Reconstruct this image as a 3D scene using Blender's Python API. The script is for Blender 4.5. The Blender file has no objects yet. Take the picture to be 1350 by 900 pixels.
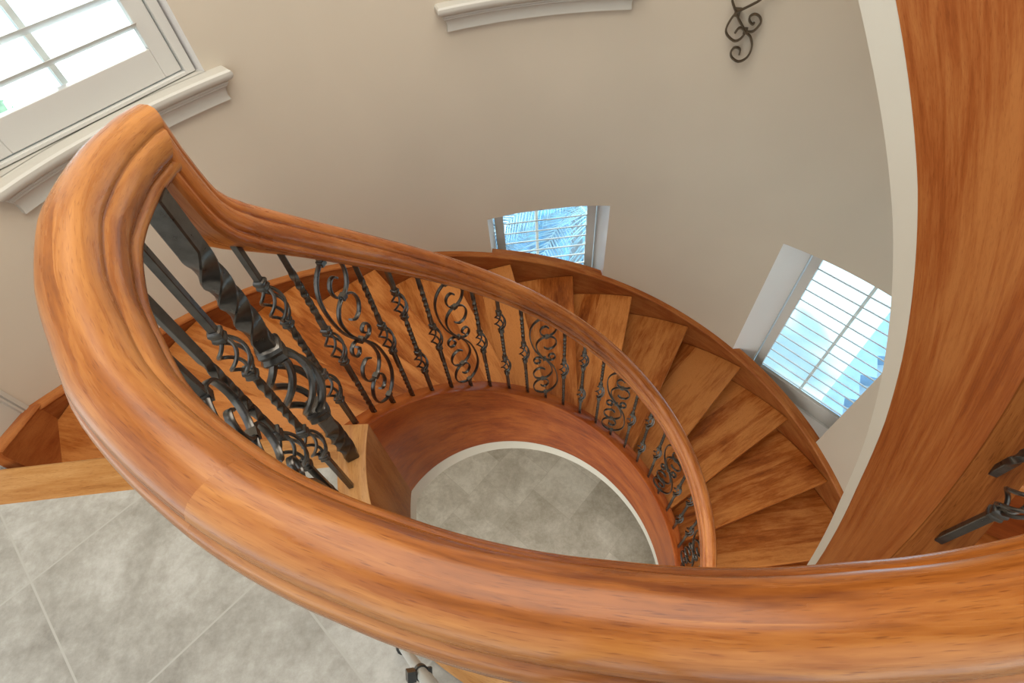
import bpy, math, random
from math import sin, cos, pi, radians as rad, degrees as deg, hypot, atan2
from mathutils import Vector, Matrix
random.seed(7)
S = bpy.context.scene
COL = S.collection

# ------------------------------------------------------------------ geometry of the stair (metres, landing floor = 0)
def lerp(a, b, t): return a + (b - a) * t
def sm(t): t = max(0, min(1, t)); return t * t * (3 - 2 * t)
def knots(x, pts):
    if x <= pts[0][0]: return pts[0][1]
    for (a, u), (b, v) in zip(pts, pts[1:]):
        if x <= b: return lerp(u, v, (x - a) / (b - a))
    return pts[-1][1]
SL = 0.013976                                   # rise per degree
RISE = 0.1904; TH0 = 177.9; DTH = 13.618
FLOOR_Z = -18 * RISE
XC, YC = 0.07, -0.0475
def Rw(tw): return 1.856 + 0.084 * sm((tw - 122) / 36)
def wallpt(tw, z, w=0.0):                      # point on the curved wall, w metres inside it
    r = Rw(tw) - w
    return Vector((XC + r * cos(rad(tw)), YC + r * sin(rad(tw)), z))
def Ro(to, w=0.0):                             # distance from the stair axis to the wall
    c, s = cos(rad(to)), sin(rad(to)); r = 1.8
    for _ in range(8):
        tw = deg(atan2(r * s - YC, r * c - XC))
        R = Rw(tw) - w
        b = c * XC + s * YC
        r = b + math.sqrt(b * b - XC * XC - YC * YC + R * R)
    return r
def G(t): return knots(t, [(195, 1.0), (231, .967), (262, .942), (300, .94)])
def capz(t):
    lo = (t - 182.81) * SL + .102
    up = .93 + .0143 * (t - 360)
    if t < 175.8: return lo
    if t > 295.2: return up
    return .004
def pol(t, r, z): return Vector((r * cos(rad(t)), r * sin(rad(t)), z))

# ------------------------------------------------------------------ mesh helpers
class MB:
    def __init__(s): s.v = []; s.f = []; s.uv = []
    def add(s, vs, fs, uvs):
        n = len(s.v); s.v += [tuple(x) for x in vs]
        s.f += [tuple(i + n for i in f) for f in fs]; s.uv += uvs
    def sweep(s, rings, us=None, closed=True, cap=True, loop=False, swap=False, vs=None):
        n = len(rings); m = len(rings[0]); n0 = len(s.v)
        if us is None:
            us = [0]
            for a, b in zip(rings, rings[1:]): us.append(us[-1] + (Vector(a[0]) - Vector(b[0])).length)
        if vs is None:
            vs = [0]
            r = rings[n // 2]
            for j in range(m): vs.append(vs[-1] + (Vector(r[j]) - Vector(r[(j + 1) % m])).length)
        for r in rings: s.v += [tuple(p) for p in r]
        rng = m if closed else m - 1
        for i in range(n if loop else n - 1):
            i2 = (i + 1) % n
            for j in range(rng):
                j2 = (j + 1) % m
                s.f.append((n0 + i * m + j, n0 + i * m + j2, n0 + i2 * m + j2, n0 + i2 * m + j))
                ua, ub = us[i], us[i2] if i2 else us[i] + .01
                q = [(ua, vs[j]), (ua, vs[j + 1]), (ub, vs[j + 1]), (ub, vs[j])]
                s.uv.append([(y, x) for x, y in q] if swap else q)
        if cap and closed and not loop:
            for k, (ring, base) in enumerate(((rings[0], n0), (rings[-1], n0 + (n - 1) * m))):
                idx = list(range(base, base + m))
                if k == 0: idx = idx[::-1]
                s.f.append(tuple(idx))
                s.uv.append([(s.v[i][2], hypot(s.v[i][0], s.v[i][1])) for i in idx])
        return s
    def box(s, M, hx, hy, hz, c=(0, 0, 0)):     # oriented box, M a 4x4
        vs = [M @ Vector((c[0] + x * hx, c[1] + y * hy, c[2] + z * hz)) for x in (-1, 1) for y in (-1, 1) for z in (-1, 1)]
        fs = [(0, 1, 3, 2), (4, 6, 7, 5), (0, 4, 5, 1), (2, 3, 7, 6), (0, 2, 6, 4), (1, 5, 7, 3)]
        loc = [(x * hx, y * hy, z * hz) for x in (-1, 1) for y in (-1, 1) for z in (-1, 1)]
        big = max(range(3), key=lambda k: (hx, hy, hz)[k])
        uv = []
        for f in fs:
            uv.append([(loc[i][big], loc[i][(big + 1) % 3] + loc[i][(big + 2) % 3]) for i in f])
        s.add(vs, fs, uv); return s
    def prism(s, poly, z0, z1, uvf):            # polygon (list of xy) from z0 to z1
        n = len(poly)
        vs = [(x, y, z0) for x, y in poly] + [(x, y, z1) for x, y in poly]
        fs = [tuple(range(n))[::-1], tuple(range(n, 2 * n))] + [(i, (i + 1) % n, n + (i + 1) % n, n + i) for i in range(n)]
        uv = []
        for k, f in enumerate(fs):
            if k < 2: uv.append([uvf(*vs[i][:2]) for i in f])
            else: uv.append([(uvf(*vs[i][:2])[0], uvf(*vs[i][:2])[1] + vs[i][2]) for i in f])
        s.add(vs, fs, uv); return s
    def tube(s, pts, r, k=8, cap=True, taper=None, up=None):
        pts = [Vector(p) for p in pts]; rings = []; nrm = None
        for i, p in enumerate(pts):
            T = (pts[min(i + 1, len(pts) - 1)] - pts[max(i - 1, 0)]).normalized()
            if nrm is None:
                nrm = T.orthogonal().normalized() if up is None else (up - T * up.dot(T)).normalized()
            nrm = (nrm - T * nrm.dot(T)).normalized(); B = T.cross(nrm)
            rr = r * (taper(i / (len(pts) - 1)) if taper else 1)
            rings.append([p + nrm * rr * cos(2 * pi * j / k) + B * rr * sin(2 * pi * j / k) for j in range(k)])
        return s.sweep(rings, cap=cap)
    def lathe(s, prof, k=14, z0=0.0, square=0.0, ang=0.0):
        rings = []
        for r, z in prof:
            ring = []
            for j in range(k):
                a = 2 * pi * j / k + ang
                q = r / max(abs(cos(a)), abs(sin(a))) if square else r
                rr = lerp(r, q, square)
                ring.append((rr * cos(a), rr * sin(a), z0 + z))
            rings.append(ring)
        return s.sweep(rings)

def mesh(name, mb, mat, smooth=38):
    me = bpy.data.meshes.new(name); me.from_pydata(mb.v, [], mb.f)
    ul = me.uv_layers.new(name='UVMap'); flat = []
    for u in mb.uv:
        for x in u: flat += [x[0], x[1]]
    if len(flat) == 2 * len(me.loops): ul.data.foreach_set('uv', flat)
    me.materials.append(mat)
    if smooth:
        me.shade_smooth(); me.set_sharp_from_angle(angle=rad(smooth))
    me.validate(); me.update()
    return me
def put(name, me, parent=None, inv=None):
    o = bpy.data.objects.new(name, me); COL.objects.link(o)
    if parent is not None:
        o.parent = parent
        if inv is not None: o.matrix_parent_inverse = inv
    return o
def obj(name, mb, mat, parent=None, smooth=38, world=True, bevel=0):
    me = mesh(name, mb, mat, smooth)
    inv = Matrix.Translation(parent.location).inverted() if (parent is not None and world) else None
    if parent is not None and parent.parent is not None and world:
        inv = Matrix.Translation(parent.parent.location).inverted() if parent.type == 'EMPTY' else None
    o = put(name, me, parent, inv)
    if bevel:
        b = o.modifiers.new('edge', 'BEVEL'); b.width = bevel; b.segments = 2; b.limit_method = 'ANGLE'; b.angle_limit = rad(50)
    return o
def fix_normals(o):
    import bmesh
    bm = bmesh.new(); bm.from_mesh(o.data); bmesh.ops.recalc_face_normals(bm, faces=bm.faces); bm.to_mesh(o.data); bm.free()
def empty(name, loc, rz=0.0):
    o = bpy.data.objects.new(name, None); o.empty_display_size = .1; COL.objects.link(o)
    o.location = loc; o.rotation_euler = (0, 0, rz); return o
def tag(o, label, cat, group=None):
    o['label'] = label; o['category'] = cat
    if group: o['group'] = group
    return o
def struct(o): o['kind'] = 'structure'; return o

# ------------------------------------------------------------------ materials
def new_mat(name):
    m = bpy.data.materials.new(name); m.use_nodes = True
    nt = m.node_tree; b = nt.nodes['Principled BSDF']; return m, nt, b
def node(nt, t, **kw):
    n = nt.nodes.new(t)
    for k, v in kw.items():
        if k in n.inputs: n.inputs[k].default_value = v
        else: setattr(n, k, v)
    return n
def ramp(nt, fac, cols):
    r = nt.nodes.new('ShaderNodeValToRGB'); e = r.color_ramp.elements
    while len(e) < len(cols): e.new(.5)
    for k, (p, c) in enumerate(cols): e[k].position = p; e[k].color = (*c, 1)
    nt.links.new(fac, r.inputs['Fac']); return r.outputs['Color']
def wood(name, dark, mid, light, rough=.28, coat=.35, fine=70, varx=.25, band=9, rnd=1.0, boards=0, spec=.16):
    m, nt, b = new_mat(name); L = nt.links.new
    uv = node(nt, 'ShaderNodeUVMap'); oi = node(nt, 'ShaderNodeObjectInfo')
    off = node(nt, 'ShaderNodeVectorMath', operation='SCALE'); L(oi.outputs['Random'], off.inputs['Scale']); off.inputs[0].default_value = (13.7 * rnd, 7.3 * rnd, 3.1 * rnd)
    add = node(nt, 'ShaderNodeVectorMath', operation='ADD'); L(uv.outputs['UV'], add.inputs[0]); L(off.outputs[0], add.inputs[1])
    def mp(x, y):
        q = node(nt, 'ShaderNodeVectorMath', operation='MULTIPLY'); L(add.outputs[0], q.inputs[0]); q.inputs[1].default_value = (x, y, 1); return q.outputs[0]
    def noise(vec, sc, det, dist=0.0, ro=.55):
        n = node(nt, 'ShaderNodeTexNoise', Scale=sc, Detail=det, Roughness=ro, Distortion=dist); L(vec, n.inputs['Vector']); return n.outputs['Fac']
    n1 = noise(mp(1.3, band), 1.0, 3, 1.2)
    n2 = noise(mp(5, fine), 1.0, 4, .6, .6)
    n3 = noise(mp(22, fine * 4), 1.0, 2)
    n4 = noise(mp(2.2, 3.0), 1.0, 2, .4)
    def mth(op, a, bb):
        q = node(nt, 'ShaderNodeMath', operation=op)
        for i, x in enumerate((a, bb)):
            if isinstance(x, (int, float)): q.inputs[i].default_value = x
            else: L(x, q.inputs[i])
        return q.outputs[0]
    f = mth('ADD', mth('MULTIPLY', n1, .40), mth('ADD', mth('MULTIPLY', n2, .34), mth('ADD', mth('MULTIPLY', n3, .14), mth('MULTIPLY', n4, .18 + varx * .3))))
    if boards:                                  # glued boards of different tone
        sx = node(nt, 'ShaderNodeSeparateXYZ'); L(uv.outputs['UV'], sx.inputs[0])
        cb = node(nt, 'ShaderNodeCombineXYZ'); L(mth('FLOOR', mth('DIVIDE', sx.outputs['Y'], boards), 0), cb.inputs[0]); L(mth('MULTIPLY', oi.outputs['Random'], 97.0), cb.inputs[1])
        wn = node(nt, 'ShaderNodeTexWhiteNoise', noise_dimensions='2D'); L(cb.outputs[0], wn.inputs['Vector'])
        f = mth('ADD', f, mth('MULTIPLY', mth('SUBTRACT', wn.outputs['Value'], .5), .17))
    c = ramp(nt, f, [(.37, dark), (.5, mid), (.64, light)])
    # fine dark pores running with the grain
    pr = noise(mp(55, 900), 1.0, 1)
    pf = node(nt, 'ShaderNodeMapRange'); pf.inputs['From Min'].default_value = .60; pf.inputs['From Max'].default_value = .74; L(pr, pf.inputs['Value'])
    mx = node(nt, 'ShaderNodeMix', data_type='RGBA', blend_type='MULTIPLY'); L(mth('MULTIPLY', pf.outputs[0], .7), mx.inputs[0]); L(c, mx.inputs[6]); mx.inputs[7].default_value = (.45, .33, .25, 1)
    hs = node(nt, 'ShaderNodeHueSaturation'); L(mx.outputs[2], hs.inputs['Color'])
    L(mth('ADD', mth('MULTIPLY', oi.outputs['Random'], varx * .8), 1 - varx * .4), hs.inputs['Value'])
    L(hs.outputs[0], b.inputs['Base Color'])
    L(mth('ADD', mth('MULTIPLY', n2, .16), rough - .07), b.inputs['Roughness'])
    b.inputs['Specular IOR Level'].default_value = spec; b.inputs['Coat Weight'].default_value = coat; b.inputs['Coat Roughness'].default_value = .12
    bp = node(nt, 'ShaderNodeBump', Strength=.06, Distance=.002); L(n2, bp.inputs['Height']); L(bp.outputs[0], b.inputs['Normal'])
    return m
W_RAIL = wood('rail wood', (.100, .021, .003), (.26, .079, .0125), (.43, .175, .043), .27, .10, varx=0, fine=60, rnd=0, spec=.3)
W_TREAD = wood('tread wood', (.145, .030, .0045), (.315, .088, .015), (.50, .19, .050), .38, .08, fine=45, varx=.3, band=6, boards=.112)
W_RAIL2 = wood('stair rail wood', (.13, .026, .004), (.31, .082, .0125), (.48, .17, .040), .27, .12, varx=0, fine=60, rnd=0, spec=.3)
W_DARK = wood('red stringer wood', (.115, .015, .002), (.245, .046, .0065), (.37, .092, .016), .34, .12, fine=40, band=5)
W_UP = wood('upper stringer wood', (.165, .036, .007), (.31, .084, .018), (.43, .155, .042), .42, .04, fine=40, band=4)
W_CAP_SHADE = wood('shade-darkened cap wood', (.07, .014, .002), (.145, .040, .007), (.22, .075, .017), .5, 0, varx=.1, fine=110, band=10, spec=.05)  # shade put into the wood colour, to offset overhead light on the cap
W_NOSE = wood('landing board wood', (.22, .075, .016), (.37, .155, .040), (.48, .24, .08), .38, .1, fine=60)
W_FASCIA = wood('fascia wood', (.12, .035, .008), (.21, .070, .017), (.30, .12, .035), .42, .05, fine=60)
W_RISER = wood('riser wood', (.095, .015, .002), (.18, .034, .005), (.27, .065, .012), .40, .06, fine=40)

def paint(name, col, rough=.55, bump=.04, var=.04):
    m, nt, b = new_mat(name); L = nt.links.new
    tc = node(nt, 'ShaderNodeTexCoord')
    n = node(nt, 'ShaderNodeTexNoise', Scale=1.6, Detail=3.0); L(tc.outputs['Object'], n.inputs['Vector'])
    c = ramp(nt, n.outputs['Fac'], [(.3, tuple(x * (1 - var) for x in col)), (.7, tuple(min(1, x * (1 + var)) for x in col))])
    L(c, b.inputs['Base Color']); b.inputs['Roughness'].default_value = rough
    n2 = node(nt, 'ShaderNodeTexNoise', Scale=160.0, Detail=2.0); L(tc.outputs['Object'], n2.inputs['Vector'])
    bp = node(nt, 'ShaderNodeBump', Strength=bump, Distance=.002); L(n2.outputs['Fac'], bp.inputs['Height']); L(bp.outputs[0], b.inputs['Normal'])
    return m
WALL = paint('beige wall paint', (.575, .50, .395), .6)
WHITE = paint('white trim paint', (.53, .505, .445), .38, .01, .02)
CREAM = paint('cream plaster', (.59, .55, .46), .6)
SHUT = paint('shutter paint', (.62, .605, .56), .35, .0, .01)
REVEAL = paint('pale reveal plaster', (.80, .775, .75), .6)

def iron():
    m, nt, b = new_mat('black iron'); L = nt.links.new
    tc = node(nt, 'ShaderNodeTexCoord')
    n = node(nt, 'ShaderNodeTexNoise', Scale=60.0, Detail=4.0); L(tc.outputs['Object'], n.inputs['Vector'])
    c = ramp(nt, n.outputs['Fac'], [(.3, (.085, .076, .067)), (.6, (.115, .105, .094)), (.85, (.14, .118, .093))])
    L(c, b.inputs['Base Color']); b.inputs['Metallic'].default_value = .92
    mr = node(nt, 'ShaderNodeMapRange'); mr.inputs['To Min'].default_value = .24; mr.inputs['To Max'].default_value = .34
    L(n.outputs['Fac'], mr.inputs['Value']); L(mr.outputs[0], b.inputs['Roughness'])
    bp = node(nt, 'ShaderNodeBump', Strength=.04, Distance=.001); L(n.outputs['Fac'], bp.inputs['Height']); L(bp.outputs[0], b.inputs['Normal'])
    return m
IRON = iron()
def plain(name, col, rough=.5, metal=0.0, noise=0.0, sc=8.0):
    m, nt, b = new_mat(name); L = nt.links.new
    tc = node(nt, 'ShaderNodeTexCoord'); n = node(nt, 'ShaderNodeTexNoise', Scale=sc, Detail=4.0); L(tc.outputs['Object'], n.inputs['Vector'])
    c = ramp(nt, n.outputs['Fac'], [(.3, tuple(x * (1 - noise) for x in col)), (.7, tuple(min(1, x * (1 + noise)) for x in col))])
    L(c, b.inputs['Base Color']); b.inputs['Roughness'].default_value = rough; b.inputs['Metallic'].default_value = metal
    return m
def glass():
    m = bpy.data.materials.new('window glass'); m.use_nodes = True; nt = m.node_tree; nt.nodes.clear(); L = nt.links.new
    o = node(nt, 'ShaderNodeOutputMaterial'); t = node(nt, 'ShaderNodeBsdfTransparent'); t.inputs[0].default_value = (.86, .95, 1, 1)
    g = node(nt, 'ShaderNodeBsdfGlossy'); g.inputs['Roughness'].default_value = .02
    mx = node(nt, 'ShaderNodeMixShader'); mx.inputs[0].default_value = .07
    L(t.outputs[0], mx.inputs[1]); L(g.outputs[0], mx.inputs[2]); L(mx.outputs[0], o.inputs[0]); return m
GLASS = glass()
def tile(name, d1, n1, o1, o2, size, offset, grout, c0, c1, c2, mortar, varamt):
    m, nt, b = new_mat(name); L = nt.links.new
    tc = node(nt, 'ShaderNodeTexCoord')
    def dot(v):
        q = node(nt, 'ShaderNodeVectorMath', operation='DOT_PRODUCT'); L(tc.outputs['Object'], q.inputs[0]); q.inputs[1].default_value = (*v, 0); return q.outputs['Value']
    def mth(op, a, bb):
        q = node(nt, 'ShaderNodeMath', operation=op)
        for i, x in enumerate((a, bb)):
            if isinstance(x, (int, float)): q.inputs[i].default_value = x
            else: L(x, q.inputs[i])
        return q.outputs[0]
    cx = mth('DIVIDE', mth('SUBTRACT', dot(d1), o1), size); cy = mth('DIVIDE', mth('SUBTRACT', dot(n1), o2), size)
    cmb = node(nt, 'ShaderNodeCombineXYZ'); L(mth('ADD', cx, 20.0), cmb.inputs[0]); L(mth('ADD', cy, 20.0), cmb.inputs[1])
    br = node(nt, 'ShaderNodeTexBrick'); br.offset = offset; br.squash = 1.0
    br.inputs['Scale'].default_value = 1; br.inputs['Mortar Size'].default_value = mortar; br.inputs['Mortar Smooth'].default_value = .3
    br.inputs['Brick Width'].default_value = 1; br.inputs['Row Height'].default_value = 1
    br.inputs['Color1'].default_value = (0, 0, 0, 1); br.inputs['Color2'].default_value = (1, 1, 1, 1); br.inputs['Bias'].default_value = 0
    L(cmb.outputs[0], br.inputs['Vector'])
    ns = node(nt, 'ShaderNodeTexNoise', Scale=4.5, Detail=10.0, Roughness=.68, Distortion=.3); L(tc.outputs['Object'], ns.inputs['Vector'])
    n2 = node(nt, 'ShaderNodeTexNoise', Scale=34.0, Detail=8.0, Roughness=.75); L(tc.outputs['Object'], n2.inputs['Vector'])
    f = mth('ADD', mth('ADD', mth('MULTIPLY', ns.outputs['Fac'], .62), mth('MULTIPLY', n2.outputs['Fac'], .38)), mth('MULTIPLY', mth('SUBTRACT', br.outputs['Color'], .5), varamt))
    c = ramp(nt, f, [(.34, c0), (.5, c1), (.64, c2)])
    mx = node(nt, 'ShaderNodeMix', data_type='RGBA'); L(br.outputs['Fac'], mx.inputs[0]); L(c, mx.inputs[6]); mx.inputs[7].default_value = (*grout, 1)
    L(mx.outputs[2], b.inputs['Base Color']); b.inputs['Roughness'].default_value = .42
    bp = node(nt, 'ShaderNodeBump', Strength=.22, Distance=.003); L(n2.outputs['Fac'], bp.inputs['Height']); L(bp.outputs[0], b.inputs['Normal'])
    return m
TILE = tile('landing stone tile', (.737, .676), (-.676, .737), -.837, .360, .4235, 0.0, (.37, .34, .285), (.19, .166, .130), (.315, .286, .236), (.445, .414, .358), .0065, .10)
TILE2 = tile('lower stone tile', (.727, .687), (-.687, .727), .589, .911, .43, .5, (.42, .375, .30), (.35, .305, .235), (.49, .44, .36), (.64, .59, .50), .004, .18)

# ------------------------------------------------------------------ room shell
HOLES = {'w_mid': (78.45, 101.6, -1.66, -.765), 'w_right': (23.6, 47.7, -2.18, -.795),
         'u_left': (133.6, 154.9, .43, 2.0), 'u_mid': (79.3, 101.6, .40, 2.0)}
TOP = 2.7; TW0, TW1 = -58.0, 169.4
def build_wall():
    ts = set([TW0, TW1]); t = TW0
    while t < TW1: ts.add(round(t, 3)); t += 2.5
    zs = set([FLOOR_Z - .06, TOP])
    for a, b, c, d in HOLES.values(): ts |= {a, b}; zs |= {c, d}
    ts = sorted(ts); zs = sorted(zs)
    ts = [x for i, x in enumerate(ts) if i == 0 or x - ts[i - 1] > .01]
    mb = MB()
    def hole(tm, zm): return any(a < tm < b and c < zm < d for a, b, c, d in HOLES.values())
    for w in (0.0, -.2):
        n0 = len(mb.v)
        for t in ts:
            for z in zs: mb.v.append(tuple(wallpt(t, z, w)))
        m = len(zs)
        for i in range(len(ts) - 1):
            for j in range(m - 1):
                if hole((ts[i] + ts[i + 1]) / 2, (zs[j] + zs[j + 1]) / 2): continue
                f = [n0 + i * m + j, n0 + (i + 1) * m + j, n0 + (i + 1) * m + j + 1, n0 + i * m + j + 1]
                if w == 0: f = f[::-1]
                mb.f.append(tuple(f)); mb.uv.append([(0, 0)] * 4)
    for t in (TW0, TW1):
        vs = [wallpt(t, FLOOR_Z - .06), wallpt(t, TOP), wallpt(t, TOP, -.2), wallpt(t, FLOOR_Z - .06, -.2)]
        mb.add(vs, [(0, 1, 2, 3)], [[(0, 0)] * 4])
    vs = []
    return struct(obj('wall_back', mb, WALL, smooth=30))
build_wall()

# pale pier where the curved wall ends at the head of the stair
A = wallpt(TW1, 0); A.z = 0
Bp = Vector((-1.700, .052, 0))
def pier():
    mb = MB()
    out = Vector((-2.6, -.10, 0)); back = Vector((-2.6, .5, 0))
    poly = [(A.x, A.y), (Bp.x, Bp.y), (out.x, out.y), (back.x, back.y)]
    mb.prism(poly, -.6, TOP, lambda x, y: (x, y))
    o = obj('wall_left', mb, WHITE, smooth=0); fix_normals(o); struct(o)
    d = (Bp - A).normalized(); n = Vector((-d.y, d.x, 0))
    if n.x < 0: n = -n
    m2 = MB()
    for off, hw, th in ((.012, .012, .010), (.034, .006, .006)):
        c = A + d * off + n * th / 2
        M = Matrix(((d.x, n.x, 0, c.x), (d.y, n.y, 0, c.y), (0, 0, 1, (TOP - .1) / 2), (0, 0, 0, 1)))
        m2.box(M, hw, th / 2, (TOP + .1) / 2)
    o = obj('trim_1', m2, WHITE, smooth=0); struct(o)
pier()

# floors
def landing():
    mb = MB(); ths = [184.9 + i * (310.0 - 184.9) / 48 for i in range(49)]
    rings = []
    for t in ths:
        ri = .735 * G(t); ro = 2.9
        a = pol(t, ri, 0); b = pol(t, ro, 0)
        if t == ths[0]: a = Vector((-.735, -.066, 0)); b = Vector((-2.9, -.066, 0))
        rings.append([(a.x, a.y, 0), (b.x, b.y, 0), (b.x, b.y, -.03), (a.x, a.y, -.03)])
    mb.sweep(rings)
    o = obj('floor', mb, TILE, smooth=0); fix_normals(o); struct(o)
    mb = MB()
    n = 48
    mb.add([(0, 0, FLOOR_Z)] + [(4.2 * cos(2 * pi * i / n), -1.7 + 4.2 * sin(2 * pi * i / n), FLOOR_Z) for i in range(n)],
           [(0, 1 + i, 1 + (i + 1) % n) for i in range(n)], [[(0, 0)] * 3] * n)
    o = obj('floor_lower', mb, TILE2, smooth=0); struct(o)
landing()

# ------------------------------------------------------------------ windows with plantation shutters
def window(num, key, phi, Dp, lat, zr, slats, tilt, mull, strip=.034, gap=.004, stile=.062, rails=(.10, .10), back=.10, pane=True, zslat=None, skipreveal=()):
    """shutter window in plane n.x = Dp (n at angle phi), lateral limits lat, heights zr"""
    a, b, c, d = HOLES[key]
    n = Vector((cos(rad(phi)), sin(rad(phi)), 0)); l = Vector((-sin(rad(phi)), cos(rad(phi)), 0)); O = Vector((XC, YC, 0))
    def P(dep, la, z): return O + n * dep + l * la + Vector((0, 0, z))
    root = empty('window_%d' % num, P(Dp, sum(lat) / 2, zr[0])); struct(root)
    # reveal: from wall edge back to the frame plane
    mb = MB()
    back = Dp + back
    ts = [lerp(a, b, i / 10) for i in range(11)]
    def bk(t, z): return P(back, lerp(lat[0] - .002, lat[1] + .002, (t - a) / (b - a)), z)
    for z, nm in ((d, 'head'), (c, 'sill')):
        if nm in skipreveal: continue
        for i in range(10):
            mb.add([wallpt(ts[i], z), wallpt(ts[i + 1], z), bk(ts[i + 1], z), bk(ts[i], z)], [(0, 1, 2, 3)], [[(0, 0)] * 4])
    for t in (a, b):
        mb.add([wallpt(t, c), wallpt(t, d), bk(t, d), bk(t, c)], [(0, 1, 2, 3)], [[(0, 0)] * 4])
    obj('reveal', mb, REVEAL, root, smooth=0)
    def bx(mbx, l0, l1, z0, z1, d0, d1):
        ctr = P((d0 + d1) / 2, (l0 + l1) / 2, (z0 + z1) / 2)
        M = Matrix(((l.x, n.x, 0, ctr.x), (l.y, n.y, 0, ctr.y), (0, 0, 1, ctr.z), (0, 0, 0, 1)))
        mbx.box(M, abs(l1 - l0) / 2, abs(d1 - d0) / 2, abs(z1 - z0) / 2)
    f = MB(); L0, L1 = lat; z0, z1 = zr
    for (p, q) in ((L0, L0 + strip), (L1 - strip, L1)): bx(f, p, q, z0, z1, Dp, Dp + .07)
    bx(f, L0 + strip, L1 - strip, z0, z0 + strip * .35, Dp, Dp + .07); bx(f, L0 + strip, L1 - strip, z1 - strip, z1, Dp, Dp + .07)
    obj('frame', f, SHUT, root, smooth=0, bevel=.002)
    s0, s1 = L0 + strip + gap, L1 - strip - gap; y0, y1 = z0 + strip * .35 + gap, z1 - strip - gap
    sp = MB()
    bx(sp, s0, s0 + stile, y0, y1, Dp + .012, Dp + .042); bx(sp, s1 - stile, s1, y0, y1, Dp + .012, Dp + .042)
    obj('stile', sp, SHUT, root, smooth=0, bevel=.003)
    rp = MB(); bx(rp, s0 + stile, s1 - stile, y0, y0 + rails[0], Dp + .012, Dp + .042); bx(rp, s0 + stile, s1 - stile, y1 - rails[1], y1, Dp + .012, Dp + .042)
    obj('rail', rp, SHUT, root, smooth=0, bevel=.003)
    za, zb = y0 + rails[0], y1 - rails[1]
    zc = zslat if zslat is not None else za + slats * .5
    while zc < zb - .02:
        sl = MB(); ring0 = []
        for k in range(12):
            an = 2 * pi * k / 12; e1 = .040 * cos(an); e2 = .0048 * sin(an)
            dd = e1 * cos(rad(tilt)) + e2 * sin(rad(tilt)); zz = -e1 * sin(rad(tilt)) + e2 * cos(rad(tilt))
            ring0.append((dd, zz))
        rings = [[P(Dp + .027 + q[0], la, zc + q[1]) for q in ring0] for la in (s0 + stile, s1 - stile)]
        sl.sweep(rings); obj('louver', sl, SHUT, root, smooth=50)
        zc += slats
    g = MB(); bx(g, L0 + .01, L1 - .01, z0 + .01, z1 - .01, Dp + .098, Dp + .104)
    if pane: obj('pane', g, GLASS, root, smooth=0)
    mm = MB()
    for la in mull[0]: bx(mm, la - .009, la + .009, z0, z1, Dp + .085, Dp + .115)
    for zz in mull[1]: bx(mm, L0, L1, zz - .009, zz + .009, Dp + .085, Dp + .115)
    obj('mullion', mm, SHUT, root, smooth=0)
    return root
window(1, 'u_left', 139, 1.90, (-.162, .56), (.435, 1.98), .088, 25, ([.20], [1.2]), rails=(.095, .1), zslat=.612, skipreveal=('sill',))
window(2, 'w_mid', 90, 2.0, (-.345, .343), (-2.0, -.77), .0872, 40, ([.05], []), strip=.003, gap=.006, stile=.058, rails=(.12, .045), zslat=-1.865, back=.012)
window(3, 'w_right', 35.7, 2.0, (-.474, .274), (-2.175, -.80), .0895, 44, ([-.09], []), strip=.003, gap=.006, stile=.058, rails=(.135, .075), zslat=-2.0, back=.012)
window(4, 'u_mid', 90.4, 1.98, (-.36, .365), (.40, 1.98), .088, 14, ([0], [1.2]), rails=(.1, .1), skipreveal=('sill',))

def sill(num, t0, t1, zb, deep):
    prof = [(-.0, 0), (.020, 0), (.019, .006), (.017, .020), (.019, .036), (.024, .046), (.029, .049), (.029, .055), (.034, .058), (.034, .064),
            (.040, .070), (.050, .074), (.056, .082), (.058, .091), (.056, .100), (.050, .106), (.040, .108), (-.0, .108)]
    mb = MB(); R = Rw((t0 + t1) / 2)
    ts = [lerp(t0, t1, i / 24) for i in range(25)]
    def ring(t, e, flat=False):
        return [wallpt(t + e * deg(max(w, .0) / R), zb + z, (w if not flat else 0) - .001) for w, z in prof]
    rings = [ring(t0, -1, True), ring(t0, -1)] + [ring(t, 0) for t in ts[1:-1]] + [ring(t1, 1), ring(t1, 1, True)]
    mb.sweep(rings)
    # flat sill board running back to the shutter frame
    a = [wallpt(t, zb + .108, 0) for t in ts]; b = [wallpt(t, zb + .108, -deep) for t in ts]
    hole = (t0 + .3, t1 - .3)
    tt = [lerp(hole[0], hole[1], i / 16) for i in range(17)]
    mb.sweep([[wallpt(t, zb + .108, .002), wallpt(t, zb + .108, -deep), wallpt(t, zb + .09, -deep), wallpt(t, zb + .09, .002)] for t in tt])
    o = obj('trim_%d' % num, mb, WHITE, smooth=30); fix_normals(o); struct(o)
sill(2, 133.2, 155.3, .324, .12)
sill(3, 79.1, 103.0, .300, .12)

# ------------------------------------------------------------------ staircase
UPT = 417.0
def ribbon(mb, t0, t1, prof, step=2.0, swap=False, rfun=None):
    n = max(2, int(abs(t1 - t0) / step)); rings = []; us = [0]
    ts = [lerp(t0, t1, i / n) for i in range(n + 1)]
    for t in ts: rings.append([pol(t, r, z) for r, z in prof(t)])
    for a, b in zip(rings, rings[1:]): us.append(us[-1] + (a[0] - b[0]).length)
    mb.sweep(rings, us=us, swap=swap)
FH = .53; RI = .664; CW = .074; BAND = .095
def botz(t):
    if t < 295.2: return capz(t) - FH
    return knots(t - 360, [(-64.8, -.526), (-52, -.40), (-40, -.225), (-25, -.020), (-16.5, .130), (-7.5, .268), (12, .548), (32.7, .829), (60, 1.21)])
def face_prof(t):
    c = capz(t); ri = RI * G(t); ro = ri + CW * G(t); b = botz(t)
    return [(ri, b), (ri, c - .006), (ri + .002, c - .002), (ri + .006, c), (ro - .004, c), (ro, c - .004), (ro, b)]
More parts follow.
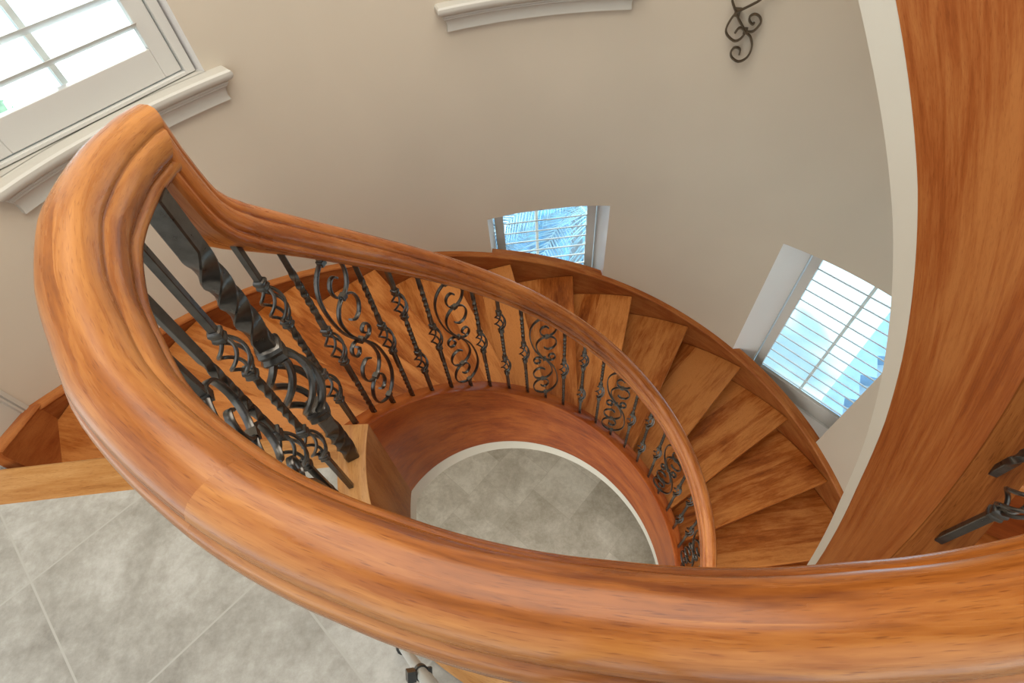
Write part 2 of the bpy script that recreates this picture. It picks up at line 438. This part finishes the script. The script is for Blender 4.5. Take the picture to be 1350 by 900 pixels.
def stair(kind):
    low = kind == 'low'
    root = empty('staircase', pol(177, .8, 0) if low else pol(310, .8, 0))
    if low: tag(root, 'curved wooden winder staircase descending from the landing along the beige wall below', 'staircase')
    else: tag(root, 'upper curved staircase with broad wooden stringer rising past the tiled landing', 'staircase')
    mb = MB()
    ribbon(mb, *((-56, 175.8) if low else (295.2, UPT)), face_prof)
    o = obj('inner_stringer', mb, W_DARK if low else W_UP, root); fix_normals(o)
    if not low:
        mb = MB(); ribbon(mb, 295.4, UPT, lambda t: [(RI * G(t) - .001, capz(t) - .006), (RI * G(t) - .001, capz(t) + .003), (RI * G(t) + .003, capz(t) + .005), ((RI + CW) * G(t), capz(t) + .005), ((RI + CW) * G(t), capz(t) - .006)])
        o = obj('stringer_cap', mb, W_CAP_SHADE, root); fix_normals(o)  # thin overlay on the stringer top, carries the painted-in darker tone
    if low:
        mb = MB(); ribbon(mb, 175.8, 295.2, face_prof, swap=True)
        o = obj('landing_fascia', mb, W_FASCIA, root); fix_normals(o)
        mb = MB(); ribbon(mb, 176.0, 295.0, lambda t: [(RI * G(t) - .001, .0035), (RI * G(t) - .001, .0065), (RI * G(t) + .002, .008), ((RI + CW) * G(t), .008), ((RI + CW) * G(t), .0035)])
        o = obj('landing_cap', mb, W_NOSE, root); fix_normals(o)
    mb = MB()
    def sof(t):
        c = botz(t); ri = RI * G(t) + .001; ro = max(ri + .2, Ro(t) - .004)
        return [(ri, c - BAND), (ri, c - .0005), (ro, c - .0005), (ro, c - BAND)]
    ribbon(mb, *((-50, 177.0) if low else (296.0, UPT - 2)), sof)
    o = obj('soffit', mb, CREAM, root); fix_normals(o)
    if low:
        mb = MB()
        def sof2(t):
            ri = RI * G(t) + .001; return [(ri, -FH - BAND), (ri, -FH - .0005), (1.9, -FH - .0005), (1.9, -FH - BAND)]
        ribbon(mb, 177.05, 295.9, sof2); o = obj('landing_soffit', mb, CREAM, root); fix_normals(o)
    N = 17 if low else 8
    for n in range(1, N + 1):
        if low:
            z = -RISE * n; tf = TH0 - n * DTH; tb = TH0 - (n - 1) * DTH + 1.3; sg = 1
            Rt = lambda t: Ro(t, .031)
            ri = RI + CW + .001
        else:
            z = RISE * n; tf = (z - .93 + .033) / .0143 + 360; tb = tf + RISE / .0143 + 1.3; sg = -1
            Rt = lambda t: Ro(t, .031); ri = (RI + CW) * .94 + .001
        tm = (tf + tb) / 2
        k = 8
        inner = [pol(lerp(tf, tb, i / 3), ri, 0) for i in range(4)]; outer = [pol(lerp(tb, tf, i / k), Rt(lerp(tb, tf, i / k)), 0) for i in range(k + 1)]
        poly = [(q.x, q.y) for q in inner + outer]
        fr = pol(tf, 1, 0); e = Vector((fr.x, fr.y)); p = Vector((-e.y, e.x))
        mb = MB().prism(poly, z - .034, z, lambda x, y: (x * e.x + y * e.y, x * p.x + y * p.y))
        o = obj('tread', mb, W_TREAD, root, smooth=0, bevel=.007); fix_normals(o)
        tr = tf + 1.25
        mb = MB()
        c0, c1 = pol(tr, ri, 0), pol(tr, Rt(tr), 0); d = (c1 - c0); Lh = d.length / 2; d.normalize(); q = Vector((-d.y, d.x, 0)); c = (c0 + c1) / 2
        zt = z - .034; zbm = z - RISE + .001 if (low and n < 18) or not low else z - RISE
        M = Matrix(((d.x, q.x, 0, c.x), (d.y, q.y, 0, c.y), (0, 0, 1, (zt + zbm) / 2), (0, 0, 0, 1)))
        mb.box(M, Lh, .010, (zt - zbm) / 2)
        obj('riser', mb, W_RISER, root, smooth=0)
    if low:
        # first riser under the landing board
        mb = MB(); M = Matrix.Translation(((-.742 - 1.725) / 2, .008, (-.04 - RISE + .001) / 2)); mb.box(M, (1.725 - .742) / 2, .010, (RISE - .041) / 2)
        obj('riser', mb, W_RISER, root, smooth=0)
        # landing nosing board
        prof = [(-.066, -.034), (-.066, .0), (.030, .002), (.038, .0), (.043, -.006), (.045, -.016), (.043, -.027), (.036, -.034)]
        mb = MB(); mb.sweep([[(x, y, z) for y, z in prof] for x in (-.739, -1.72)])
        o = obj('landing_nosing', mb, W_NOSE, root, smooth=40); fix_normals(o)
        # skirt board up the wall
        def sk(tw):
            P = wallpt(tw, 0); to = deg(atan2(P.y, P.x)); return .059 + (to - 177.9) * SL + knots(tw, [(134, 0), (142, -.013), (156, -.05), (170, -.055)])
        pr = [(.0, .0), (.030, -.003), (.035, -.008), (.036, -.015), (.032, -.021), (.029, -.026), (.029, -.36), (.0, -.36)]
        mb = MB(); n = 110; ts = [lerp(-50, TW1 - .1, i / n) for i in range(n + 1)]
        mb.sweep([[wallpt(t, sk(t) + z, w + .0005) for w, z in pr] for t in ts])
        o = obj('skirt_board', mb, W_UP, root, smooth=40); fix_normals(o)
        mb = MB(); zA = sk(TW1)
        d = (Bp - A).normalized(); nn = Vector((-d.y, d.x, 0)); nn = nn if nn.x > 0 else -nn
        rings = []
        for i in range(9):
            u = i / 8; P0 = A + d * ((Bp - A).length * u); z = lerp(zA, .055, u)
            off = (1 - u) * Vector((0, 0, 0))
            rings.append([P0 + nn * (w + .0005) + Vector((0, 0, z + zz)) for w, zz in pr])
        mb.sweep(rings); o = obj('skirt_board', mb, W_UP, root, smooth=40); fix_normals(o)
        for key in ('w_mid', 'w_right'):
            a, b = HOLES[key][:2]; ts = [lerp(a + .15, b - .15, i / 12) for i in range(13)]
            mb = MB(); mb.sweep([[wallpt(t, sk(t) + z - .004, w) for w, z in ((0, 0), (0, -.05), (-.045, -.05), (-.045, 0))] for t in ts])
            o = obj('skirt_cap', mb, W_UP, root, smooth=40); fix_normals(o)
    else:
        mb = MB(); ts = [lerp(-48, 50, i / 50) for i in range(51)]
        def sku(tw):
            P = wallpt(tw, 0); to = deg(atan2(P.y, P.x)); return capz(to + 360) + .02
        mb.sweep([[wallpt(t, sku(t) + z, w + .0005) for w, z in ((0, 0), (.03, -.003), (.036, -.015), (.029, -.026), (.029, -.36), (0, -.36))] for t in ts])
        o = obj('skirt_board', mb, W_UP, root, smooth=40); fix_normals(o)
    return root
stair('low'); stair('up')

# ------------------------------------------------------------------ handrail
PROF = [(0, .040), (.011, .0385), (.0205, .0345), (.0270, .0280), (.0308, .0205), (.0318, .0160), (.0308, .0135), (.0315, .0118),
        (.0350, .0100), (.0385, .0055), (.0412, -.0020), (.0422, -.0100), (.0412, -.0170), (.0388, -.0208), (.0370, -.0222), (.0367, -.0240), (.0388, -.0254), (.0412, -.0290), (.0420, -.0340),
        (.0408, -.0390), (.0378, -.0418), (.0350, -.0424), (.0335, -.0440), (0, -.0440)]
PROF = [(w * .963, z) for w, z in PROF]
PR = PROF + [(-w, z) for w, z in PROF[-2:0:-1]]
def rail_r(t): return knots(t, [(172, .724), (176, .725), (183, .726), (190, .722), (196, .718), (202, .714), (208, .706), (213, .702), (218, .692), (223, .682), (227, .675),
                                (231, .667), (237, .655), (243, .646), (252, .633), (260, .626), (267, .622), (275, .623), (284, .627), (300, .632), (350, .632)])
def rail_z(t):
    return max(knots(t, [(174, .874), (182, .886), (194, .90), (228, .871), (300, .868)]), capz(t) + .75 if t > 295 else 0)
def low_z(t): return (t - 182.81) * SL + .102 + .735
MIT = 175.8
path = []
t = 352.0
while t > MIT: path.append((t, rail_r(t), rail_z(t))); t -= 1.5
path.append((MIT, .725, .876)); i_m = len(path) - 1
goose = [(175.75, .845), (175.65, .81), (175.5, .78), (175.2, .755), (174.65, .737), (174.0, .720), (173.2, .7055), (172.3, .6915)]
path += [(a, lerp(.725, .709, i / 7), z) for i, (a, z) in enumerate(goose)]; i_g = len(path) - 1
t = 171.2
while t > -50: path.append((t, knots(t, [(160, .704), (171.2, .711)]), low_z(t))); t -= 1.5
pts = [pol(*q) for q in path]
rings = []; Bs = [Vector((cos(rad(q[0])), sin(rad(q[0])), 0)) for q in path]
for i, p in enumerate(pts):
    a = pts[max(i - 1, 0)]; c = pts[min(i + 1, len(pts) - 1)]; B = Bs[i]
    def nrm(v):
        v = (v - B * v.dot(B)).normalized(); return B.cross(v) if B.cross(v).dot(Vector((0, 0, 1))) > -1e-6 else -B.cross(v)
    T1 = (p - a) if i else (c - p); T2 = (c - p) if i < len(pts) - 1 else T1
    def NN(v):
        v = (v - B * v.dot(B)).normalized(); return v.cross(B)
    N1, N2 = NN(T1), NN(T2); N = (N1 + N2).normalized(); sc = min(1.6, 1 / max(.3, N.dot(N1)))
    if i == 0 and N.z < 0: pass
    rings.append((p, B, N * sc))
sgn = 1 if rings[5][2].z > 0 else -1
RR = [[p + B * w + N * (z * sgn) for w, z in PR] for p, B, N in rings]
rail_root = empty('handrail', pol(183.4, .70, 0))
tag(rail_root, 'thick moulded reddish-brown wooden handrail curving around the stairwell and down the stairs', 'handrail')
us = [0]
for a, b in zip(pts, pts[1:]): us.append(us[-1] + (a - b).length)
i_j = min(range(len(path)), key=lambda i: abs(path[i][0] - 225.5))
i_k = min(range(i_g, len(path)), key=lambda i: abs(path[i][0] - 19))
for nm, a, b in (('landing_rail', 0, i_j), ('landing_rail', i_j, i_m), ('gooseneck', i_m, i_g + 3), ('stair_rail', i_g + 3, i_k), ('stair_rail', i_k, len(path) - 1)):
    mb = MB(); mb.sweep(RR[a:b + 1], us=[u + (7.3 if a == 0 else 0) for u in us[a:b + 1]]); o = obj(nm, mb, W_RAIL if nm == 'landing_rail' else W_RAIL2, rail_root, smooth=40); fix_normals(o)

# ------------------------------------------------------------------ iron balusters (built once, then copied)
def twist_bar(mb, segs, h):
    """segs: (z0, z1, turns); square bar of half side h"""
    rings = []; us = []; ang = 0
    for z0, z1, tn in segs:
        n = max(1, int(abs(tn) * 28)) if tn else 1
        for i in range(n + 1):
            u = i / n; a = ang + tn * 2 * pi * (u if not tn else lerp(u, sm(u), .35))
            z = lerp(z0, z1, u)
            ring = []
            for j in range(4):
                for dj in (-.09, .09):
                    b = a + pi / 4 + j * pi / 2 + dj
                    ring.append((h * 1.36 * cos(b), h * 1.36 * sin(b), z))
            rings.append(ring); us.append(z)
        ang += tn * 2 * pi
    mb.sweep(rings, us=us)
def basket(mb, z0, z1, rmax, rs, k=4, turn=.55, r0=.005):
    n = 20
    for j in range(k):
        P = []
        for i in range(n + 1):
            u = i / n; a = 2 * pi * j / k + turn * 2 * pi * (u - .5)
            r = r0 + (rmax - r0) * (sin(pi * u) ** .75 if 0 < u < 1 else 0)
            P.append((r * cos(a), r * sin(a), lerp(z0, z1, u)))
        mb.tube(P, rs, 8)
def collar(mb, z, h, r):
    prof = [(r * .75, -h / 2), (r * 1.0, -h * .42), (r * 1.12, -h * .25), (r * 1.0, -h * .08), (r * .95, 0), (r * 1.0, h * .08), (r * 1.12, h * .25), (r * 1.0, h * .42), (r * .75, h / 2)]
    mb.lathe(prof, 16, z, square=.55)
def band(mb, pl, w, th, y=0.0, sub=6):
    """flat bar of width w (across the plane) following a smooth planar curve"""
    P = [Vector((x, y, z)) for x, z in pl]; Q = []
    for i in range(len(P) - 1):
        p0 = P[max(i - 1, 0)]; p1 = P[i]; p2 = P[i + 1]; p3 = P[min(i + 2, len(P) - 1)]
        for k in range(sub):
            u = k / sub
            Q.append(.5 * ((2 * p1) + (p2 - p0) * u + (2 * p0 - 5 * p1 + 4 * p2 - p3) * u * u + (3 * p1 - p0 - 3 * p2 + p3) * u ** 3))
    Q.append(P[-1]); rings = []
    Y = Vector((0, 1, 0))
    for i, q in enumerate(Q):
        T = (Q[min(i + 1, len(Q) - 1)] - Q[max(i - 1, 0)]).normalized(); N = T.cross(Y)
        tk = th
        ring = []
        for a, b in ((-.5, -.3), (-.3, -.5), (.3, -.5), (.5, -.3), (.5, .3), (.3, .5), (-.3, .5), (-.5, .3)):
            ring.append(q + Y * (w * a) + N * (tk * b))
        rings.append(ring)
    mb.sweep(rings)
H = .0062
def parts_double(top, b1, b2):
    P = []
    lo0, lo1 = b2; hi0, hi1 = b1; c = .011
    m = MB(); twist_bar(m, [(-.012, lo0, 0)], H); P.append(('bar', m)); m = MB()
    twist_bar(m, [(lo1, lo1 + .02, 0), (lo1 + .02, hi0 - .02, (hi0 - lo1 - .04) * 9), (hi0 - .02, hi0, 0)], H); P.append(('bar', m)); m = MB()
    twist_bar(m, [(hi1, top, 0)], H); P.append(('bar', m))
    for a, b in ((lo0, lo1), (hi0, hi1)):
        m = MB(); basket(m, a + .010, b - .010, .0225, .0034); P.append(('basket', m))
        for z in (a, b): m = MB(); collar(m, z, .026, .0105); P.append(('collar', m))
    return P
def parts_single(top, bk, up, dn):
    P = []; m = MB()
    twist_bar(m, [(-.012, dn[0], 0), (dn[0], dn[1], (dn[1] - dn[0]) * 9), (dn[1], bk[0], 0)], H); P.append(('bar', m)); m = MB()
    twist_bar(m, [(bk[1], up[0], 0), (up[0], up[1], (up[1] - up[0]) * 8), (up[1], top, 0)], H); P.append(('bar', m))
    m = MB(); basket(m, bk[0] + .010, bk[1] - .010, .0225, .0034); P.append(('basket', m))
    for z in bk: m = MB(); collar(m, z, .026, .0105); P.append(('collar', m))
    return P
BIG = [(-.010, .592), (-.018, .580), (-.012, .600), (-.016, .572)]
TOPC = [(.022, .586), (.010, .600), (-.006, .597), (-.016, .578), (-.010, .548), (.013, .528), (.044, .540), (.060, .577), (.053, .621), (.028, .650), (0, .662),
        (-.038, .642), (-.060, .598), (-.062, .533), (-.047, .452), (-.020, .390), (0, .358)]
SIDE = [(.000, .448), (.018, .430), (.044, .436), (.057, .467), (.046, .506), (.013, .526), (-.018, .515), (-.036, .481), (-.029, .425), (-.004, .366), (.020, .340), (.042, .338), (.052, .356), (.044, .380), (.027, .384), (.019, .370), (.027, .357)]
def parts_scroll(top, dz):
    inv = lambda L: [(-x, .716 - z) for x, z in L]
    sh = lambda L: [(x, z + dz) for x, z in L]
    P = []; m = MB(); twist_bar(m, [(-.012, .062 + dz, 0)], H); P.append(('bar', m)); m = MB(); twist_bar(m, [(.655 + dz, top, 0)], H); P.append(('bar', m))
    m = MB(); band(m, sh(TOPC + inv(TOPC)[::-1][1:]), .012, .0062); P.append(('scroll', m))
    m = MB(); band(m, sh(SIDE), .012, .0058); P.append(('scroll', m))
    m = MB(); band(m, sh(inv(SIDE)), .012, .0058); P.append(('scroll', m))
    for (x, z) in ((0, .358), (.013, .526), (-.013, .190), (0, .660), (0, .056)):
        m = MB(); M = Matrix.Translation((x, 0, z + dz)); m.box(M, .0085, .0082, .0075); P.append(('collar', m))
    return P
def library(spec): return [(n, mesh(n, m, IRON, 35)) for n, m in spec]
LIB = {
    ('double', 'stair'): library(parts_double(.706, (.458, .575), (.140, .258))),
    ('single', 'stair'): library(parts_single(.706, (.282, .412), (.455, .625), (.03, .20))),
    ('scroll', 'stair'): library(parts_scroll(.706, 0)),
    ('double', 'landing'): library(parts_double(.848, (.532, .637), (.190, .312))),
    ('single', 'landing'): library(parts_single(.848, (.318, .452), (.50, .675), (.03, .20))),
    ('scroll', 'landing'): library(parts_scroll(.848, .040)),
}
ORD = 'first second third fourth fifth sixth seventh eighth ninth tenth eleventh twelfth thirteenth fourteenth fifteenth sixteenth seventeenth eighteenth nineteenth twentieth'.split() + ['twenty-' + x for x in 'first second third fourth fifth sixth seventh eighth ninth'.split()]
DESC = {'double': 'two twisted baskets', 'single': 'one twisted basket', 'scroll': 'an S-scroll panel'}
def baluster(kind, where, t, r, z, label, group, sc=1.0):
    nm = 'scroll_baluster' if kind == 'scroll' else 'baluster'
    root = empty(nm, pol(t, r, z), rad(t - 90)); tag(root, label, 'baluster', group)
    root.scale = (1, 1, sc)
    for n, me in LIB[(kind, where)]: put(n, me, root)
# local x must point towards smaller angles (down the stair): rotation t-90 gives x = (sin t, -cos t)
CY = ['double', 'single', 'scroll', 'single']
cnt = {}
for i in range(1, 26):
    t = 182.81 - 7.7269 * i
    k = CY[(i - 1) % 4]; cnt[k] = cnt.get(k, 0) + 1
    baluster(k, 'stair', t, .704, (t - 182.81) * SL + .102 - .001,
             'black iron baluster with %s, %s one down the stairs from the thick newel' % (DESC[k], ORD[i - 1]), 'balusters down the curved stair')
for i in range(1, 17):
    t = 190.5 + 6.6 * (i - 1)
    k = CY[(i - 1) % 4]
    rb = min(.704, rail_r(t) - .016); zt = rail_z(t) - .030
    baluster(k, 'landing', t, rb, .003,
             'black iron baluster with %s, %s one along the landing from the thick newel' % (DESC[k], ORD[i - 1]), 'balusters round the landing', zt / .848)
for i, (t, k) in enumerate([(315.0, 'double'), (323.0, 'single'), (331.0, 'scroll'), (339.0, 'single')]):
    baluster(k, 'stair', t, .655, capz(t) + .004, 'black iron baluster with %s, %s one visible up the upper stair' % (DESC[k], ORD[i]), 'balusters on the upper stair')

# thick twisted newel
nw = empty('newel_post', pol(183.4, .700, .004), rad(183.4 - 90 + 20))
tag(nw, 'thick twisted black iron newel post with a large basket at the stair head', 'newel post')
HN = .0165
m = MB(); twist_bar(m, [(-.01, .03, 0), (.03, .175, .80), (.175, .243, 0)], HN); obj('bar', m, IRON, nw, 35, world=False); m = MB(); twist_bar(m, [(.495, .535, 0), (.535, .755, .95), (.755, .846, 0)], HN)
obj('bar', m, IRON, nw, 35, world=False)
m = MB(); basket(m, .262, .478, .046, .0078, 5, .52, .010); obj('basket', m, IRON, nw, 35, world=False)
for z in (.252, .487): m = MB(); collar(m, z, .046, .0235); obj('collar', m, IRON, nw, 35, world=False)

# ------------------------------------------------------------------ iron scrollwork on the wall
def ornament():
    s1 = [(-.075, .60), (-.030, .56), (-.005, .50), (-.04, .44), (-.066, .39), (-.063, .351), (-.058, .335), (-.038, .305), (-.022, .281), (.004, .251), (.022, .231), (.046, .213), (.062, .181), (.062, .146), (.05, .123), (.025, .11), (-.005, .124), (-.015, .145), (-.006, .165), (.009, .166), (.02, .158), (.022, .139)]
    s2 = [(.075, .60), (.10, .54), (.105, .46), (.085, .40), (.045, .355), (.026, .34), (-.004, .321), (-.034, .301), (-.052, .267), (-.058, .234), (-.044, .211), (-.014, .194), (.008, .203), (.02, .228), (.006, .245), (-.009, .244), (-.019, .225)]
    s3 = [(.019, .23), (.049, .234), (.064, .253), (.07, .273), (.058, .292), (.038, .299), (.023, .29), (.025, .273), (.041, .261), (.045, .268)]
    t = 64.0; c = wallpt(t, 0, .028)
    root = empty('wall_ornament', c, rad(t - 90)); tag(root, 'dark iron scrollwork ornament hung on the curved beige wall', 'wall ornament')
    for s, dy in ((s1, 0), (s2, -.004), (s3, .002)):
        m = MB(); band(m, s, .016, .008, dy); obj('scroll', m, IRON_W, root, 40, world=False)
    m = MB(); m.box(Matrix.Translation((-.030, .014, .298)), .012, .018, .012); m.box(Matrix.Translation((.02, .014, .23)), .008, .018, .008); obj('bracket', m, IRON_W, root, 0, world=False)
IRON_W = plain('bronzed iron', (.085, .058, .032), .42, .5, .25, 40)
ornament()

# ------------------------------------------------------------------ tripod on the landing (its pale leg shows past the handrail)
def tripod():
    top = Vector((-.205, -.735, 1.0)); foot = Vector((-.545, -.500, .012))
    root = empty('camera_tripod', (-.25, -.85, 0)); tag(root, 'pale metal tripod leg with a black clamp standing on the tiled landing', 'tripod')
    alu = plain('pale tripod tube', (.60, .58, .52), .4, .2, .05); blk = plain('black clamp', (.015, .014, .012), .35, 0, .3, 60)
    for k, f in enumerate((foot, Vector((.10, -1.25, .012)), Vector((-.62, -1.35, .012)))):
        d = f - top
        m = MB(); m.tube([top + d * u for u in (0, .3, .62)], .0100, 14); m.tube([top + d * u for u in (.62, .8, .985)], .0088, 14); obj('leg', m, alu, root)
        m = MB(); m.tube([top + d * .668, top + d * .688], .0112, 14)
        q = top + d * .672; ax = d.normalized(); side = Vector((-1, 0, 0)); side = (side - ax * side.dot(ax)).normalized(); w = ax.cross(side)
        M = Matrix(((side.x, w.x, ax.x, 0), (side.y, w.y, ax.y, 0), (side.z, w.z, ax.z, 0), (0, 0, 0, 1)))
        m.box(Matrix.Translation(q + side * .0165 - ax * .004) @ M, .0062, .007, .020)
        m.box(Matrix.Translation(q - side * .0125) @ M, .003, .006, .007)
        obj('clamp', m, blk, root, smooth=30)
        m = MB(); m.tube([top + d * .98, top + d * .998], .014, 12); obj('foot', m, blk, root)
    m = MB(); m.tube([top - Vector((0, 0, .03)), top + Vector((0, 0, .03))], .032, 18); obj('crown', m, blk, root)
tripod()

# ------------------------------------------------------------------ outside
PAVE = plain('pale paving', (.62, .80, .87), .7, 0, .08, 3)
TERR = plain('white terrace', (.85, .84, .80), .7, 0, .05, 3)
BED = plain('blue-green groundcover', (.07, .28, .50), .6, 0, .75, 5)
BLUE_SLAB = plain('flat slate blue', (.24, .42, .62), .6, 0, .15, 6)
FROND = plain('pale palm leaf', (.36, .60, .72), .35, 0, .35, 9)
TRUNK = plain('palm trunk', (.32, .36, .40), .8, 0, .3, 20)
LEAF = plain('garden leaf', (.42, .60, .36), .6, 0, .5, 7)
GZ = FLOOR_Z - .12
mb = MB(); mb.add([(-40, -40, GZ), (40, -40, GZ), (40, 40, GZ), (-40, 40, GZ)], [(0, 1, 2, 3)], [[(0, 0)] * 4]); struct(obj('ground', mb, PAVE, smooth=0))
mb = MB(); mb.prism([(-2.6, 2.3), (1.35, 2.3), (1.6, 4.5), (1.4, 8.5), (-3.6, 8.5)], GZ, GZ + .06, lambda x, y: (x, y)); o = obj('ground_bed', mb, BED, smooth=0); fix_normals(o); struct(o)
mb = MB(); mb.prism([(-30, -3), (-2.9, -3), (-2.9, 14), (-30, 14)], GZ, GZ + .05, lambda x, y: (x, y)); o = obj('ground_terrace', mb, TERR, smooth=0); fix_normals(o); struct(o)
mb = MB(); pl = [(4.5, 3.0), (4.21, 2.78), (3.64, 2.32), (2.9, 1.73), (2.62, 1.42), (2.85, 1.38), (3.0, 1.62), (3.12, 1.58), (3.28, 1.86), (3.42, 1.80), (3.56, 2.06), (3.72, 2.02), (3.86, 2.28), (4.1, 2.3), (4.3, 2.6), (4.6, 2.7)]
def palm(x, y, z, nf, ln, seed, label, a0=0.0, drp=1.0):
    rng = random.Random(seed)
    root = empty('palm_tree', (x, y, GZ)); tag(root, label, 'palm tree', 'palms outside the lower windows')
    m = MB(); m.tube([(x, y, GZ - .01), (x + .03, y, lerp(GZ, z, .5)), (x, y, z)], .075, 12, taper=lambda u: 1.2 - .4 * u); obj('trunk', m, TRUNK, root)
    for k in range(nf):
        az = a0 + 2 * pi * k / nf + rng.uniform(-.2, .2); el = rng.uniform(.1, 1.0); L = ln * rng.uniform(.8, 1.1); m = MB(); P = []
        p = Vector((x, y, z)); e = el
        for i in range(15):
            P.append(p.copy()); e -= drp * (1.5 / 14) * (.4 + i / 12)
            p = p + Vector((cos(az) * cos(e), sin(az) * cos(e), sin(e))) * (L / 14)
        m.tube(P, .012, 5, taper=lambda u: 1 - .85 * u)
        side = Vector((-sin(az), cos(az), 0))
        for i in range(1, 15):
            for sg in (-1, 1):
                for h in (0, .5):
                    q = P[i] if h == 0 or i == 14 else (P[i] + P[i + 1]) / 2
                    T = (P[i] - P[i - 1]).normalized(); ll = L * .38 * sin(pi * (.12 + .83 * (i + h) / 15.5)) + .03
                    dr = (side * sg * .8 + T * .75 + Vector((0, 0, -.25 * rng.random()))).normalized(); tip = q + dr * ll
                    wv = T * .011; m.add([q - wv, q + wv, q + dr * ll * .55 + wv * .9 + Vector((0, 0, .012)), tip, q + dr * ll * .55 - wv * .9 + Vector((0, 0, .012))], [(0, 1, 2, 3, 4)], [[(0, 0)] * 5])
        obj('frond', m, FROND, root, smooth=0)
palm(.62, 3.75, -2.35, 13, 1.35, 3, 'pale blue palm with long fronds just outside the window in the middle of the wall', .3)
palm(-.45, 4.9, -2.75, 11, 1.2, 5, 'smaller pale palm standing deeper in the blue garden bed outside', 0)
palm(2.35, 3.15, -3.0, 11, .62, 11, 'low palm beside the pale paving outside the window beyond the stair', .5)
o = MB(); 
mb.prism(pl, GZ + .0, GZ + .16, lambda x, y: (x, y)); o = obj('slab', mb, BLUE_SLAB, smooth=0); fix_normals(o); tag(o, 'low slate blue angular planter on the pale paving outside the right window', 'slab')  # low blue shape with one jagged edge, laid on the paving
def shrub(x, y, z, r, seed, label):
    rng = random.Random(seed); root = empty('garden_tree', (x, y, GZ)); tag(root, label, 'tree', 'garden trees outside')
    m = MB(); m.tube([(x, y, GZ - .01), (x, y, z)], .09, 10); obj('trunk', m, TRUNK, root)
    m = MB()
    for _ in range(900):
        v = Vector((rng.gauss(0, 1), rng.gauss(0, 1), rng.gauss(0, .8))).normalized() * r * rng.uniform(.55, 1.0); c = Vector((x, y, z)) + v
        a = Vector((rng.gauss(0, 1), rng.gauss(0, 1), rng.gauss(0, 1))).normalized(); b = a.orthogonal().normalized() * .5
        s = .09; m.add([c - a * s, c + b * s, c + a * s, c - b * s], [(0, 1, 2, 3)], [[(0, 0)] * 4])
    obj('foliage', m, LEAF, root, smooth=0)
shrub(-6.6, 5.0, -1.5, 1.1, 21, 'green garden tree outside the bright shuttered window beside the handrail')

# ------------------------------------------------------------------ light
W = bpy.data.worlds.new('sky'); S.world = W; W.use_nodes = True; nt = W.node_tree; L = nt.links.new
bg = nt.nodes['Background']; tc = node(nt, 'ShaderNodeTexCoord'); sp = node(nt, 'ShaderNodeSeparateXYZ'); L(tc.outputs['Generated'], sp.inputs[0])
c = ramp(nt, sp.outputs['Z'], [(.0, (.95, .93, .88)), (.25, (.95, .97, 1.0)), (1.0, (.72, .86, 1.0))])
L(c, bg.inputs['Color']); bg.inputs['Strength'].default_value = 0.95
def area(name, loc, rot, sx, sy, power, col):
    l = bpy.data.lights.new(name, 'AREA'); l.shape = 'RECTANGLE'; l.size = sx; l.size_y = sy; l.energy = power; l.color = col
    o = bpy.data.objects.new(name, l); COL.objects.link(o); o.location = loc; o.rotation_euler = rot; return o
sun = bpy.data.lights.new('sun', 'SUN'); sun.energy = 4.5; sun.angle = rad(6); sun.color = (1, .96, .88)
so = bpy.data.objects.new('sun', sun); COL.objects.link(so)
sd = Vector((-.47, .88, .80)).normalized(); so.rotation_euler = sd.to_track_quat('Z', 'Y').to_euler(); so.location = sd * 20

# ceiling over the stairwell and hall
mb = MB(); n = 40
mb.add([(XC, YC, TOP)] + [(XC + 2.1 * cos(2 * pi * i / n), YC + 2.1 * sin(2 * pi * i / n), TOP) for i in range(n)], [(0, 1 + (i + 1) % n, 1 + i) for i in range(n)], [[(0, 0)] * 3] * n)
struct(obj('ceiling', mb, WHITE, smooth=0))
area('added_top_light', (-.35, .35, TOP - .05), (0, 0, 0), 2.2, 2.2, 46, (1, .95, .86))  # added area light without a fixture, brightens the stairwell from above

area('added_lower_light', (0, -1.25, -.68), (0, 0, 0), 1.0, .8, 18, (1, .94, .84))  # added area light under the landing, brightens the lower floor

# ------------------------------------------------------------------ camera
cam = bpy.data.cameras.new('camera'); co = bpy.data.objects.new('camera', cam); COL.objects.link(co); S.camera = co
pit, rol, F = 0.93358871, -0.11364089, 670.0
fw = Vector((0, cos(pit), -sin(pit))); up = Vector((0, sin(pit), cos(pit))); rt = Vector((1, 0, 0))
c_, s_ = cos(rol), sin(rol); X = rt * c_ + up * s_; Y = -rt * s_ + up * c_; Z = -fw
co.matrix_world = Matrix(((X.x, Y.x, Z.x, -.23862), (X.y, Y.y, Z.y, -.64732), (X.z, Y.z, Z.z, 1.25093), (0, 0, 0, 1)))
cam.sensor_width = 36; cam.sensor_fit = 'HORIZONTAL'; cam.lens = F / 1350 * 36; cam.clip_start = .02; cam.clip_end = 200
S.view_settings.view_transform = 'Standard'; S.view_settings.look = 'None'; S.view_settings.gamma = 1; S.view_settings.use_curve_mapping = False
S.view_settings.exposure = 0.72
